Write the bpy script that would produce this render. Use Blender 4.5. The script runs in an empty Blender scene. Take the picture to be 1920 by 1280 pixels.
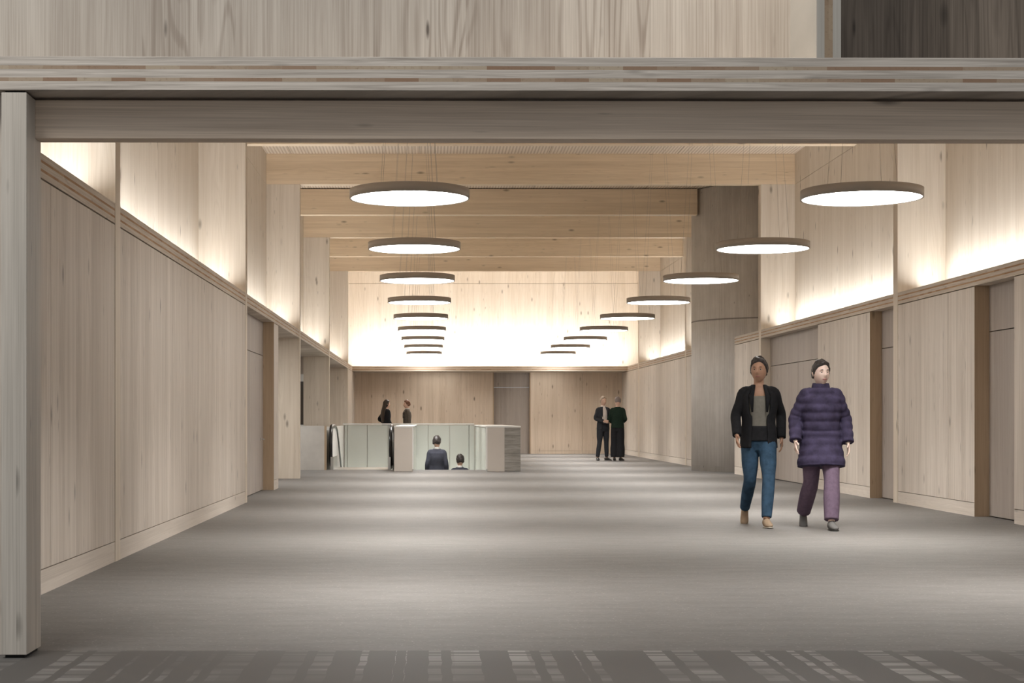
import bpy, bmesh, math, random
from mathutils import Vector, Matrix, Euler
from mathutils import noise as mnoise

# ---------------------------------------------------------------- scene, camera, light
S = bpy.context.scene
COL = S.collection
PI = math.pi

F_PX = 3050.0                       # focal length in pixels of the 1920 px wide frame
cam_d = bpy.data.cameras.new('camera')
cam = bpy.data.objects.new('camera', cam_d)
COL.objects.link(cam)
cam.location = (0, 0, 1.1)
cam.rotation_euler = (PI / 2, 0, 0)
cam_d.sensor_width = 36
cam_d.lens = F_PX / 1920 * 36
cam_d.shift_x = (960 - 807) / 1920
cam_d.shift_y = (786.5 - 640) / 1920
cam_d.clip_end = 200
S.camera = cam

S.view_settings.view_transform = 'Standard'
S.view_settings.look = 'None'
S.view_settings.gamma = 1
S.view_settings.use_curve_mapping = False
S.view_settings.exposure = 0.12

w = bpy.data.worlds.new('world')
S.world = w
w.use_nodes = True
bg = w.node_tree.nodes['Background']
bg.inputs[0].default_value = (0.93, 0.96, 1.0, 1)
bg.inputs[1].default_value = 0.42

S.cycles.max_bounces = 10
S.cycles.diffuse_bounces = 6
S.cycles.use_denoising = True
S.cycles.sample_clamp_indirect = 6

PENDANT_W = 60
STRIP_W = 10.5        # watts per metre of cove strip
BACK_STRIP_W = 32


def area(name, loc, rot, sx, sy, power, color=(1, .95, .88), spread=180, shape='RECTANGLE'):
    d = bpy.data.lights.new(name, 'AREA')
    d.shape = shape
    d.size = sx
    d.size_y = sy
    d.energy = power
    d.color = color
    d.spread = math.radians(spread)
    o = bpy.data.objects.new(name, d)
    COL.objects.link(o)
    o.location = loc
    o.rotation_euler = rot
    return o


def aim(loc, target):
    return (Vector(target) - Vector(loc)).to_track_quat('-Z', 'Y').to_euler()


# daylight of the entrance hall the picture is taken from: high, in front of the timber frame
L0 = (-3.6, 3.3, 8.2)
area('skylight', L0, aim(L0, (0.8, 7.8, 1.6)), 3.0, 3.0, 370, (1.0, .985, .95))

area('niche_fill', (1.45, 7.72, 4.5), (0, 0, 0), .3, .3, 27, (1, .93, .85))  # unseen lamp, added to brighten the divider and the board wall beside it

# ---------------------------------------------------------------- room dimensions
XL, XR = -2.444, 6.17          # faces of the lower walls
XLO, XRO = -3.06, 6.80         # faces of the recessed upper walls
ZS, ZT = 2.62, 2.775           # ledge underside and top
ZB, ZC = 5.49, 6.06            # beam underside, ceiling
PY = [12.6, 21.47, 30.35, 39.2, 48.1]    # near faces of the portal frames
MY = [8.3, 17.05, 25.92, 34.85, 43.75]   # beams between them
YB = 52.4                      # back wall
T = 0.2


# ---------------------------------------------------------------- materials
class N:
    """small wrapper to write node graphs"""
    def __init__(self, name, rough=0.6, spec=0.3):
        m = bpy.data.materials.new(name)
        m.use_nodes = True
        self.m = m
        self.t = m.node_tree
        self.b = self.t.nodes['Principled BSDF']
        self.b.inputs['Roughness'].default_value = rough
        self.b.inputs['Specular IOR Level'].default_value = spec

    def put(self, sock, v):
        if v is None:
            return
        if isinstance(v, (int, float)):
            sock.default_value = v
        elif isinstance(v, tuple):
            sock.default_value = v if len(v) == len(sock.default_value) else tuple(v) + (1,)
        else:
            self.t.links.new(v, sock)

    def math(self, op, a, b=None, c=None, clamp=False):
        n = self.t.nodes.new('ShaderNodeMath')
        n.operation = op
        n.use_clamp = clamp
        for i, v in enumerate((a, b, c)):
            self.put(n.inputs[i], v)
        return n.outputs[0]

    def vec(self, x, y, z=0.0):
        n = self.t.nodes.new('ShaderNodeCombineXYZ')
        for i, v in enumerate((x, y, z)):
            self.put(n.inputs[i], v)
        return n.outputs[0]

    def pos(self, obj=False):
        if obj:
            n = self.t.nodes.new('ShaderNodeTexCoord')
            o = n.outputs['Object']
        else:
            n = self.t.nodes.new('ShaderNodeNewGeometry')
            o = n.outputs['Position']
        s = self.t.nodes.new('ShaderNodeSeparateXYZ')
        self.t.links.new(o, s.inputs[0])
        return s.outputs[0], s.outputs[1], s.outputs[2]

    def noise(self, v, scale=1.0, detail=4, rough=.55, dist=0.0):
        n = self.t.nodes.new('ShaderNodeTexNoise')
        self.put(n.inputs['Vector'], v)
        n.inputs['Scale'].default_value = scale
        n.inputs['Detail'].default_value = detail
        n.inputs['Roughness'].default_value = rough
        n.inputs['Distortion'].default_value = dist
        return n.outputs[0]

    def white(self, v):
        n = self.t.nodes.new('ShaderNodeTexWhiteNoise')
        n.noise_dimensions = '3D'
        self.put(n.inputs['Vector'], v)
        return n.outputs['Value']

    def voronoi(self, v, scale=1.0, rnd=1.0):
        n = self.t.nodes.new('ShaderNodeTexVoronoi')
        self.put(n.inputs['Vector'], v)
        n.inputs['Scale'].default_value = scale
        n.inputs['Randomness'].default_value = rnd
        return n.outputs['Distance'], n.outputs['Color']

    def rng(self, v, a, b, c=0.0, d=1.0):
        n = self.t.nodes.new('ShaderNodeMapRange')
        n.inputs['From Min'].default_value = a
        n.inputs['From Max'].default_value = b
        n.inputs['To Min'].default_value = c
        n.inputs['To Max'].default_value = d
        self.put(n.inputs[0], v)
        return n.outputs[0]

    def mix(self, f, a, b, mode='MIX'):
        n = self.t.nodes.new('ShaderNodeMix')
        n.data_type = 'RGBA'
        n.blend_type = mode
        self.put(n.inputs[0], f)
        self.put(n.inputs[6], a)
        self.put(n.inputs[7], b)
        return n.outputs[2]

    def color(self, v):
        self.put(self.b.inputs['Base Color'], v)
        return self

    def bump(self, h, strength=.2, dist=.01):
        n = self.t.nodes.new('ShaderNodeBump')
        n.inputs['Strength'].default_value = strength
        n.inputs['Distance'].default_value = dist
        self.put(n.inputs['Height'], h)
        self.t.links.new(n.outputs[0], self.b.inputs['Normal'])
        return self


def wood(name, light, dark, axis='Z', plank=.16, contrast=1.1, seed=0.0, knots=1.0, fig=1.0, rough=.55):
    """spruce boards, grain running along the given world axis"""
    n = N(name, rough, .25)
    x, y, z = n.pos()
    if axis == 'Z':
        u, v = n.math('ADD', x, y), z
    elif axis == 'X':
        u, v = n.math('ADD', z, y), x
    else:
        u, v = n.math('ADD', z, x), y
    u = n.math('ADD', u, 37.13 + seed)
    idx = n.math('FLOOR', n.math('DIVIDE', u, plank))
    tone = n.white(n.vec(idx, seed, 1.7))
    vv = n.math('ADD', v, n.math('MULTIPLY', tone, 31.0))
    # wide soft streaks, fine grain
    streak = n.noise(n.vec(n.math('MULTIPLY', u, 14), n.math('MULTIPLY', vv, .55), idx), 1, 5, .6)
    fine = n.noise(n.vec(n.math('MULTIPLY', u, 150), n.math('MULTIPLY', vv, 1.2), seed), 1, 3, .6)
    # cathedral figure: contour lines of a stretched noise, only on some boards
    cont = n.noise(n.vec(n.math('MULTIPLY', u, 4.5), n.math('MULTIPLY', vv, .42), idx), 1, 1.5, .4)
    ring = n.math('SINE', n.math('MULTIPLY', cont, 95.0))
    ring = n.rng(ring, .1, 1.0)
    onb = n.rng(n.white(n.vec(idx, seed, 9.1)), .45, .8)
    ring = n.math('MULTIPLY', ring, onb)
    # knots
    kd, kc = n.voronoi(n.vec(n.math('MULTIPLY', u, 5.2), n.math('MULTIPLY', vv, 1.9), idx), 1, 1)
    kn = n.rng(kd, .05, .17, 1, 0)
    ks = n.t.nodes.new('ShaderNodeSeparateColor')
    n.t.links.new(kc, ks.inputs[0])
    kn = n.math('MULTIPLY', kn, n.rng(ks.outputs[0], .42, .52))
    # small dark flecks and short cracks along the grain
    fd, fc = n.voronoi(n.vec(n.math('MULTIPLY', u, 17), n.math('MULTIPLY', v, 3.6), idx), 1, 1)
    fs = n.t.nodes.new('ShaderNodeSeparateColor')
    n.t.links.new(fc, fs.inputs[0])
    fk = n.math('MULTIPLY', n.rng(fd, .05, .20, 1, 0), n.rng(fs.outputs[1], .70, .78))
    fk = n.math('MULTIPLY', fk, n.rng(n.noise(n.vec(n.math('MULTIPLY', u, 3), n.math('MULTIPLY', v, 1.1), 8), 1, 2), .42, .58))
    g = n.math('ADD', n.math('MULTIPLY', n.rng(streak, .36, .64), .44), n.math('MULTIPLY', n.rng(fine, .36, .64), .40))
    g = n.math('ADD', g, n.math('MULTIPLY', ring, .20 * fig))
    g = n.math('ADD', g, n.math('MULTIPLY', n.math('SUBTRACT', tone, .5), .38))
    g = n.math('MULTIPLY', g, contrast, clamp=True)
    c = n.mix(g, light, dark)
    kcol = tuple(d * .45 for d in dark)
    c = n.mix(n.math('MULTIPLY', fk, .62 * knots), c, kcol)
    c = n.mix(n.math('MULTIPLY', kn, .85 * knots, None, True), c, kcol)
    # hairline between boards
    fr = n.math('FRACT', n.math('DIVIDE', u, plank))
    ln = n.math('MULTIPLY', n.rng(fr, 0.0, .025, 1, 0), .22)
    c = n.mix(ln, c, tuple(d * .7 for d in dark))
    n.color(c)
    n.bump(n.math('ADD', fine, n.math('MULTIPLY', fr, .1)), .06, .004)
    return n.m


def layered(name, light, dark, brown, brown2, z0, z1, vertical=False, fracs=((.26, .37), (.62, .73))):
    """the cut edge of cross laminated timber: bands of long grain and darker end grain"""
    n = N(name, .6, .2)
    x, y, z = n.pos()
    c0, along = (x, z) if vertical else (z, n.math('ADD', x, y))
    h = n.math('DIVIDE', n.math('SUBTRACT', c0, z0), z1 - z0)
    st = n.noise(n.vec(n.math('MULTIPLY', along, 1.6), n.math('MULTIPLY', c0, 70), 0), 1, 5, .65, .6)
    kd, kc = n.voronoi(n.vec(n.math('MULTIPLY', along, 2.1), n.math('MULTIPLY', c0, 9), 0), 1, 1)
    base = n.mix(n.rng(st, .32, .7), light, dark)
    base = n.mix(n.math('MULTIPLY', n.rng(kd, .03, .14, 1, 0), .5), base, tuple(d * .6 for d in dark))
    idx = n.math('FLOOR', n.math('MULTIPLY', along, 6.3))
    r = n.white(n.vec(idx, n.math('FLOOR', n.math('MULTIPLY', h, 2)), 3.3))
    sp = n.noise(n.vec(n.math('MULTIPLY', along, 60), n.math('MULTIPLY', c0, 60), 2), 1, 3)
    bc = n.mix(n.rng(r, .1, .9), brown, brown2)
    bc = n.mix(n.math('MULTIPLY', n.rng(sp, .55, .7), .3), bc, tuple(d * .5 for d in brown))
    f = None
    for a, b in fracs:
        k = n.math('MULTIPLY', n.math('GREATER_THAN', h, a), n.math('LESS_THAN', h, b))
        f = k if f is None else n.math('ADD', f, k, clamp=True)
    n.color(n.mix(f, base, bc))
    return n.m


def plain(name, col, rough=.6, spec=.3, metal=0.0, var=.0, scale=8.0):
    n = N(name, rough, spec)
    n.b.inputs['Metallic'].default_value = metal
    if var:
        x, y, z = n.pos(True)
        k = n.noise(n.vec(x, y, z), scale, 5, .6)
        c = n.mix(n.rng(k, .3, .7), tuple(v * (1 - var) for v in col), tuple(min(1, v * (1 + var)) for v in col))
        n.color(c)
    else:
        n.color(tuple(col) + (1,))
    return n.m


def glow(name, col, strength):
    n = N(name)
    n.b.inputs['Emission Color'].default_value = tuple(col) + (1,)
    n.b.inputs['Emission Strength'].default_value = strength
    n.color((.8, .8, .8, 1))
    return n.m


WALL_L, WALL_D = (.66, .595, .525), (.46, .40, .34)
WARM_L, WARM_D = (.70, .625, .53), (.52, .44, .345)
M = {}
M['wall'] = wood('washed_spruce_wall', WALL_L, WALL_D, 'Z', .17)
M['wall_flat'] = wood('washed_spruce_baseboard', WALL_L, WALL_D, 'Y', .16, .7, 3, .5)
M['upper'] = wood('warm_spruce_wall', WARM_L, WARM_D, 'Z', .21, .8, 5)
M['beam'] = wood('warm_spruce_beam', (.78, .64, .465), (.58, .45, .305), 'X', .12, .9, 7)
M['back'] = wood('warm_spruce_back', (.64, .53, .42), (.47, .37, .275), 'Z', .18, .9, 9, 1.3)
M['face_grey'] = wood('greyed_spruce_front', (.50, .45, .39), (.27, .225, .185), 'Z', .23, 1.0, 11, 1.8, 2.4)
M['post_grey'] = wood('greyed_spruce_post', (.60, .545, .475), (.33, .295, .25), 'Z', .14, .8, 13, 1.0, 1.2)
M['header'] = wood('brown_spruce_header', (.74, .60, .47), (.46, .355, .27), 'X', .09, 1.0, 15, 1.2)
M['jamb'] = wood('brown_spruce_jamb', (.47, .355, .245), (.34, .25, .165), 'Z', .19, .8, 17)
M['door'] = wood('grey_brown_door_veneer', (.40, .35, .31), (.28, .24, .21), 'Z', .11, .8, 19, .5)
M['edge'] = layered('laminated_timber_edge', (.62, .55, .47), (.40, .335, .27), (.30, .16, .07), (.42, .27, .15), ZS, ZT)
M['edge_grey'] = layered('greyed_laminated_edge', (.64, .575, .505), (.31, .27, .23), (.27, .17, .11), (.42, .34, .25), ZS, ZT)
M['edge_post'] = layered('greyed_laminated_end', (.45, .42, .37), (.36, .33, .29), (.25, .17, .11), (.33, .25, .17),
                         1.787, 1.900, True, ((.33, .67),))
M['shadow'] = plain('shadow_gap', (.015, .013, .012), .8)  # near-black, paints the shade inside narrow gaps
M['metal'] = plain('brushed_steel', (.62, .62, .60), .3, .5, 1.0)
M['white_metal'] = plain('pale_lacquered_metal', (.66, .65, .62), .45)
M['taupe'] = plain('taupe_lacquered_panel', (.50, .45, .40), .5, .3, 0, .03, 2)
M['green_glass'] = plain('pale_green_backed_glass', (.52, .53, .485), .18, .5)
M['rubber'] = plain('black_rubber', (.012, .011, .011), .25, .5)
M['lamp_ring'] = plain('taupe_lamp_ring', (.34, .29, .24), .45, .4)
M['diffuser'] = glow('lit_diffuser', (1, .985, .96), 13)
M['led'] = glow('lit_led_line', (1, .99, .96), 2.4)
M['cable'] = plain('steel_cable', (.36, .31, .26), .5)
M['soffit'] = plain('grey_soffit', (.50, .47, .43), .8, .2, 0, .04, 1)
M['step'] = plain('grey_stone_step', (.34, .33, .31), .7, .2, 0, .1, 4)

# ceiling boards with fine ribs
n = N('ribbed_ceiling', .7, .2)
x, y, z = n.pos()
rib = n.math('SINE', n.math('MULTIPLY', x, 105.0))
jn = n.rng(n.math('FRACT', n.math('DIVIDE', n.math('ADD', x, 50.6), 2.4)), 0, .008, 1, 0)
c = n.mix(n.rng(rib, -.2, .6), (.74, .64, .53), (.56, .46, .36))
n.color(n.mix(jn, c, (.2, .15, .1)))
n.bump(rib, .3, .01)
M['ceiling'] = n.m

# board-marked grey concrete of the round core
n = N('board_marked_concrete', .75, .2)
x, y, z = n.pos()
a_ = n.math('ARCTAN2', n.math('SUBTRACT', y, 35.4), n.math('SUBTRACT', x, 7.4))
u = n.math('MULTIPLY', a_, 1.7)
idx = n.math('FLOOR', n.math('DIVIDE', u, .13))
tn = n.white(n.vec(idx, n.math('FLOOR', n.math('DIVIDE', n.math('SUBTRACT', z, 3.22), 3.1)), 0))
st = n.noise(n.vec(n.math('MULTIPLY', u, 26), n.math('MULTIPLY', z, 1.3), idx), 1, 6, .65)
bl = n.noise(n.vec(u, z, 0), 1.6, 4, .6)
kd, kc = n.voronoi(n.vec(n.math('MULTIPLY', u, 7), n.math('MULTIPLY', z, 2.6), 0), 1, 1)
g = n.math('ADD', n.math('MULTIPLY', n.rng(st, .3, .72), .5), n.math('MULTIPLY', tn, .25))
g = n.math('ADD', g, n.math('MULTIPLY', n.rng(bl, .35, .65), .25))
c = n.mix(g, (.76, .725, .68), (.50, .465, .425))
c = n.mix(n.math('MULTIPLY', n.rng(kd, .02, .09, 1, 0), .6), c, (.09, .075, .06))
fr = n.math('FRACT', n.math('DIVIDE', u, .13))
c = n.mix(n.math('MULTIPLY', n.rng(fr, 0, .05, 1, 0), .35), c, (.12, .1, .085))
jl = n.rng(n.math('ABSOLUTE', n.math('SUBTRACT', z, 3.22)), .008, .02, 1, 0)
c = n.mix(n.math('MULTIPLY', jl, .7), c, (.1, .085, .07))
n.color(c)
n.bump(n.math('ADD', st, fr), .25, .01)
M['concrete'] = n.m

# layered rammed look on the end of the stair parapet
n = N('striated_concrete', .75, .2)
x, y, z = n.pos()
st = n.noise(n.vec(n.math('MULTIPLY', x, 3), n.math('MULTIPLY', y, 3), n.math('MULTIPLY', z, 26)), 1, 5, .65)
ly = n.rng(n.math('FRACT', n.math('DIVIDE', z, .19)), 0, .1, 1, 0)
c = n.mix(n.rng(st, .3, .7), (.34, .32, .29), (.20, .185, .165))
n.color(n.mix(n.math('MULTIPLY', ly, .5), c, (.1, .09, .08)))
M['striated'] = n.m

M['pale_concrete'] = plain('smooth_pale_concrete', (.60, .58, .545), .7, .2, 0, .08, 3)

# speckled grey brown woven floor of the foyer
n = N('flecked_grey_floor', .62, .25)
x, y, z = n.pos()
st = n.noise(n.vec(n.math('MULTIPLY', x, 2.2), n.math('MULTIPLY', y, 7.0), 0), 1, 6, .7)
fl = n.noise(n.vec(n.math('MULTIPLY', x, 26), n.math('MULTIPLY', y, 42), 0), 1, 3, .8)
sp, spc = n.voronoi(n.vec(n.math('MULTIPLY', x, 26), n.math('MULTIPLY', y, 26), 0), 1, 1)
g = n.math('ADD', n.math('MULTIPLY', n.rng(st, .3, .7), .5), n.math('MULTIPLY', n.rng(fl, .3, .7), .5))
c = n.mix(g, (.112, .104, .097), (.192, .182, .172))
c = n.mix(n.math('MULTIPLY', n.rng(sp, .05, .16, 1, 0), .35), c, (.55, .52, .48))
n.color(c)
n.bump(fl, .15, .004)
M['floor'] = n.m

# dark flagging of the entrance, a loose plaid of paler blocks
n = N('dark_plaid_floor', .6, .3)
x, y, z = n.pos()
u0 = n.math('ADD', x, n.math('MULTIPLY', n.noise(n.vec(y, 0, 0), 1.3, 2), .12))
bars = None
for per, wd, off in ((.34, .30, .11), (.53, .24, .37), (.21, .22, .05)):
    f = n.math('FRACT', n.math('DIVIDE', n.math('ADD', u0, 20 + off), per))
    b_ = n.math('LESS_THAN', f, wd)
    bars = b_ if bars is None else n.math('MAXIMUM', bars, b_)
hb = None
for per, wd, off in ((.43, .16, .1), (.19, .22, .03)):
    f = n.math('FRACT', n.math('DIVIDE', n.math('ADD', y, off), per))
    b_ = n.math('LESS_THAN', f, wd)
    hb = b_ if hb is None else n.math('MAXIMUM', hb, b_)
bars = n.math('MAXIMUM', bars, n.math('MULTIPLY', hb, .8))
cell = n.white(n.vec(n.math('FLOOR', n.math('DIVIDE', u0, .17)), n.math('FLOOR', n.math('DIVIDE', y, .21)), 0))
st = n.noise(n.vec(n.math('MULTIPLY', x, 4), n.math('MULTIPLY', y, 30), 0), 1, 5, .7)
fadew = n.noise(n.vec(x, y, 4), .55, 2, .5)
lit = n.math('MULTIPLY', n.math('SUBTRACT', 1.0, bars), n.math('ADD', .25, n.math('MULTIPLY', cell, .6)))  # weight of the paler blocks
lit = n.math('MULTIPLY', lit, n.rng(fadew, .35, .62))
lit = n.math('MULTIPLY', lit, n.rng(st, .25, .7, .5, 1.2))
n.color(n.mix(lit, (.092, .086, .080), (.34, .325, .305)))
M['floor_dark'] = n.m


# ---------------------------------------------------------------- mesh helpers
def box(bm, x0, x1, y0, y1, z0, z1):
    vs = [bm.verts.new((x, y, z)) for x in (x0, x1) for y in (y0, y1) for z in (z0, z1)]
    for q in ((0, 1, 3, 2), (4, 6, 7, 5), (0, 4, 5, 1), (2, 3, 7, 6), (0, 2, 6, 4), (1, 5, 7, 3)):
        bm.faces.new([vs[i] for i in q])


def obj(name, bm, mat, parent=None, smooth=False, bevel=0.0, loc=None):
    bmesh.ops.recalc_face_normals(bm, faces=bm.faces)
    me = bpy.data.meshes.new(name)
    bm.to_mesh(me)
    bm.free()
    if smooth:
        for p in me.polygons:
            p.use_smooth = True
    me.materials.append(mat)
    o = bpy.data.objects.new(name, me)
    COL.objects.link(o)
    if parent:
        o.parent = parent
    if loc:
        o.location = loc
    if bevel:
        b = o.modifiers.new('bevel', 'BEVEL')
        b.width = bevel
        b.segments = 2
        b.limit_method = 'ANGLE'
    return o


def boxes(name, lst, mat, parent=None, bevel=0.0):
    bm = bmesh.new()
    for b in lst:
        box(bm, *b)
    return obj(name, bm, mat, parent, bevel=bevel)


def tag(o, label=None, cat=None, group=None, kind=None):
    if label:
        o['label'] = label
    if cat:
        o['category'] = cat
    if group:
        o['group'] = group
    if kind:
        o['kind'] = kind
    return o


def empty(name, loc=(0, 0, 0), rz=0.0):
    o = bpy.data.objects.new(name, None)
    o.empty_display_size = .1
    COL.objects.link(o)
    o.location = loc
    o.rotation_euler = (0, 0, rz)
    return o


def struct(o, label=None):
    return tag(o, label, None, None, 'structure')


def cyl(bm, c, r, z0, z1, seg=64, r1=None):
    r1 = r if r1 is None else r1
    lo = [bm.verts.new((c[0] + r * math.cos(2 * PI * i / seg), c[1] + r * math.sin(2 * PI * i / seg), z0)) for i in range(seg)]
    hi = [bm.verts.new((c[0] + r1 * math.cos(2 * PI * i / seg), c[1] + r1 * math.sin(2 * PI * i / seg), z1)) for i in range(seg)]
    for i in range(seg):
        j = (i + 1) % seg
        bm.faces.new((lo[i], lo[j], hi[j], hi[i]))
    bm.faces.new(lo[::-1])
    bm.faces.new(hi)


def tube(bm, pts, radii, seg=10, flat=1.0, up=None, caps=True):
    """rings swept along a polyline; radii may be a number or (a, b) per point"""
    pts = [Vector(p) for p in pts]
    if not isinstance(radii, (list, tuple)):
        radii = [radii] * len(pts)
    rings = []
    prev = None
    for i, p in enumerate(pts):
        t = (pts[min(i + 1, len(pts) - 1)] - pts[max(i - 1, 0)]).normalized()
        if up is not None:
            a = Vector(up)
            a = (a - t * a.dot(t)).normalized()
        elif prev is None:
            a = t.orthogonal().normalized()
        else:
            a = (prev - t * prev.dot(t)).normalized()
        prev = a
        b = t.cross(a)
        r = radii[i]
        ra, rb = r if isinstance(r, tuple) else (r, r * flat)
        rings.append([bm.verts.new(p + a * ra * math.cos(2 * PI * k / seg) + b * rb * math.sin(2 * PI * k / seg)) for k in range(seg)])
    for q in range(len(rings) - 1):
        for k in range(seg):
            j = (k + 1) % seg
            bm.faces.new((rings[q][k], rings[q][j], rings[q + 1][j], rings[q + 1][k]))
    if caps:
        for ring, end, s in ((rings[0], pts[0], -1), (rings[-1], pts[-1], 1)):
            c = bm.verts.new(end)
            for k in range(seg):
                j = (k + 1) % seg
                bm.faces.new((ring[k], ring[j], c) if s > 0 else (ring[j], ring[k], c))


# ---------------------------------------------------------------- floors and ceiling
WX0, WX1, WY0, WY1 = -2.36, 1.574, 35.7, 44.0      # opening for escalator and stairs
YF = 7.75
boxes('floor', [(-9, 12, YF, WY0, -.3, 0), (-9, WX0, WY0, WY1, -.3, 0), (WX1, 12, WY0, WY1, -.3, 0), (-9, 12, WY1, YB + .4, -.3, 0)], M['floor'])
struct(bpy.data.objects['floor'])
struct(boxes('floor_front', [(-9, 12, -2, YF, -.3, 0)], M['floor_dark']))
struct(boxes('floor_below', [(-9, 12, WY0 - 8, 62, -4.3, -4.1)], M['step']))
# shaft sides under the floor
struct(boxes('wall_shaft_left', [(WX0 - .2, WX0 - .02, WY0 - .2, WY1, -4.1, -.3)], M['taupe']))
struct(boxes('wall_shaft_right', [(WX1 + .02, WX1 + .2, WY0 - .2, WY1, -4.1, -.3)], M['taupe']))
struct(boxes('wall_shaft_front', [(WX0, WX1, WY0 - .2, WY0 - .02, -4.1, -.3)], M['taupe']))
struct(boxes('ceiling', [(XLO - .2, XRO + .2, 8.0, YB + .2, ZC, ZC + .2)], M['ceiling']))
struct(boxes('ceiling_corridor', [(-6.2, XLO, 20.0, YB, ZS, ZT)], M['soffit']))

# ---------------------------------------------------------------- side walls
GAP = .007


def wall_run(side, segs, joints, name, bname, mat=None):
    """lower wall panels with real grooves at the panel joints and above the baseboard"""
    mat = mat or M['wall']
    w_, bbd, back = [], [], []
    for y0, y1 in segs:
        cuts = [y0] + [j for j in joints if y0 + .2 < j < y1 - .2] + [y1]
        for a, b in zip(cuts[:-1], cuts[1:]):
            ga = a + (GAP / 2 if a != y0 else 0)
            gb = b - (GAP / 2 if b != y1 else 0)
            if side > 0:
                w_.append((XR, XR + .05, ga, gb, .16, ZS - .012))
            else:
                w_.append((XL - .05, XL, ga, gb, .16, ZS - .012))
        if side > 0:
            bbd.append((XR, XR + .05, y0, y1, 0, .16 - GAP))
            w_.append((XR + .05, XR + .30, y0, y1, 0, ZS))
        else:
            bbd.append((XL - .05, XL, y0, y1, 0, .16 - GAP))
            w_.append((XL - .30, XL - .05, y0, y1, 0, ZS))
    struct(boxes(name, w_, mat))
    struct(boxes(bname, bbd, M['wall_flat']))


e = T
wall_run(-1, [(7.8, PY[0]), (PY[0] + e, PY[1]), (25.4, 26.15), (PY[4] + e, YB)],
         [10.47, 17.1, 49.6], 'wall_left', 'baseboard_left')
wall_run(1, [(7.8, PY[0]), (PY[0] + e, 17.19), (18.45, PY[1]), (22.84, 25.9), (PY[2] + e, 33.0), (38.3, PY[3]), (PY[3] + e, PY[4]), (PY[4] + e, YB)],
         [10.2, 15.2, 19.38, 24.1, 24.75, 41.2, 43.4, 45.8], 'wall_right', 'baseboard_right')

# recessed upper walls, a groove at beam height
for sgn, xo, nm in ((-1, XLO, 'wall_left_upper'), (1, XRO, 'wall_right_upper')):
    lst = []
    skip = (33.75, 37.05)
    cuts = [8.0, 10.6, 12.7, 15.0, 17.15, 19.4, 21.57, 23.8, 26.02, 28.2, 30.45, 33.75, 37.05, 39.3, 43.85, 48.2, YB]
    for a, b in zip(cuts[:-1], cuts[1:]):
        if sgn > 0 and (a, b) == skip:
            continue
        for z0, z1 in ((ZT, ZB - GAP), (ZB, ZC)):
            x0, x1 = (xo - .05, xo) if sgn < 0 else (xo, xo + .05)
            lst.append((x0, x1, a + .003, b - .003, z0, z1))
    x0, x1 = (xo - .2, xo - .05) if sgn < 0 else (xo + .05, xo + .2)
    for a, b in (((8.0, YB),) if sgn < 0 else ((8.0, 33.75), (37.05, YB))):
        lst.append((x0, x1, a, b, ZT, ZC))
    if sgn > 0:
        struct(boxes(nm, [b for b in lst if b[3] < 34], M['upper']))
        struct(boxes(nm, [b for b in lst if b[3] > 34], M['upper']))
    else:
        struct(boxes(nm, lst, M['upper']))

# ledges: cut edges of the laminated slab that carries the cove light
ys = [7.85] + PY + [51.15]
for nm, x0, x1 in (('trim_1', XLO, XL), ('trim_2', XR, XRO)):
    lst = []
    for i in range(len(ys) - 1):
        a = ys[i] + (e if i else 0)
        if x0 > 0 and i == 3:
            lst.append((x0, x1, a, 33.0, ZS, ZT))
            lst.append((x0, x1, 38.3, ys[i + 1], ZS, ZT))
            continue
        lst.append((x0, x1, a, ys[i + 1], ZS, ZT))
    struct(boxes(nm, lst, M['edge']))
struct(boxes('trim_3', [(XL, XR, 50.95, 51.15, ZS, ZT), (XL - .6, XR + .6, 51.15, YB, ZS, ZT - .04)], M['edge']))

# ---------------------------------------------------------------- back wall with its door niche
DX0, DX1 = 2.01, 3.23
bl = []
for a, b in ((XLO - .2, -1.1), (-1.1, .5), (.5, DX0), (DX1, 4.9), (4.9, XRO + .2)):
    bl.append((a + .003, b - .003, YB, YB + .05, .1, ZS))
    bl.append((a + .003, b - .003, YB, YB + .05, 0, .094))
bl += [(XLO - .2, DX0, YB + .05, YB + .3, 0, ZS), (DX1, XRO + .2, YB + .05, YB + .3, 0, ZS)]
struct(boxes('wall_back', bl, M['back']))
struct(boxes('wall_back_upper', [(XLO, XRO, YB, YB + .05, ZT - .04, ZB - .01), (XLO, XRO, YB, YB + .05, ZB, ZC),
                                 (XLO - .2, XRO + .2, YB + .05, YB + .3, ZS, ZC)], M['upper']))


def door(name, leaf_boxes, transom_boxes, handles, label):
    o = boxes(name, leaf_boxes, M['door'], bevel=.002)
    struct(o, label)
    boxes('transom_panel', transom_boxes, M['door'], o, bevel=.002)
    for h in handles:
        bm = bmesh.new()
        x, y, z, dy, dx = h
        box(bm, x - .012, x + .012, y - .02, y + .02, z - .02, z + .02)
        if dx:
            s = math.copysign(1, dx)
            tube(bm, [(x, y, z), (x + s * .05, y, z)], .009, 8)
            tube(bm, [(x + s * .05, y, z), (x + s * .05, y + dy, z)], .009, 8)
        hd = obj('door_handle', bm, M['metal'], o)
        hd['label'] = 'steel lever handle'
    return o


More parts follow.
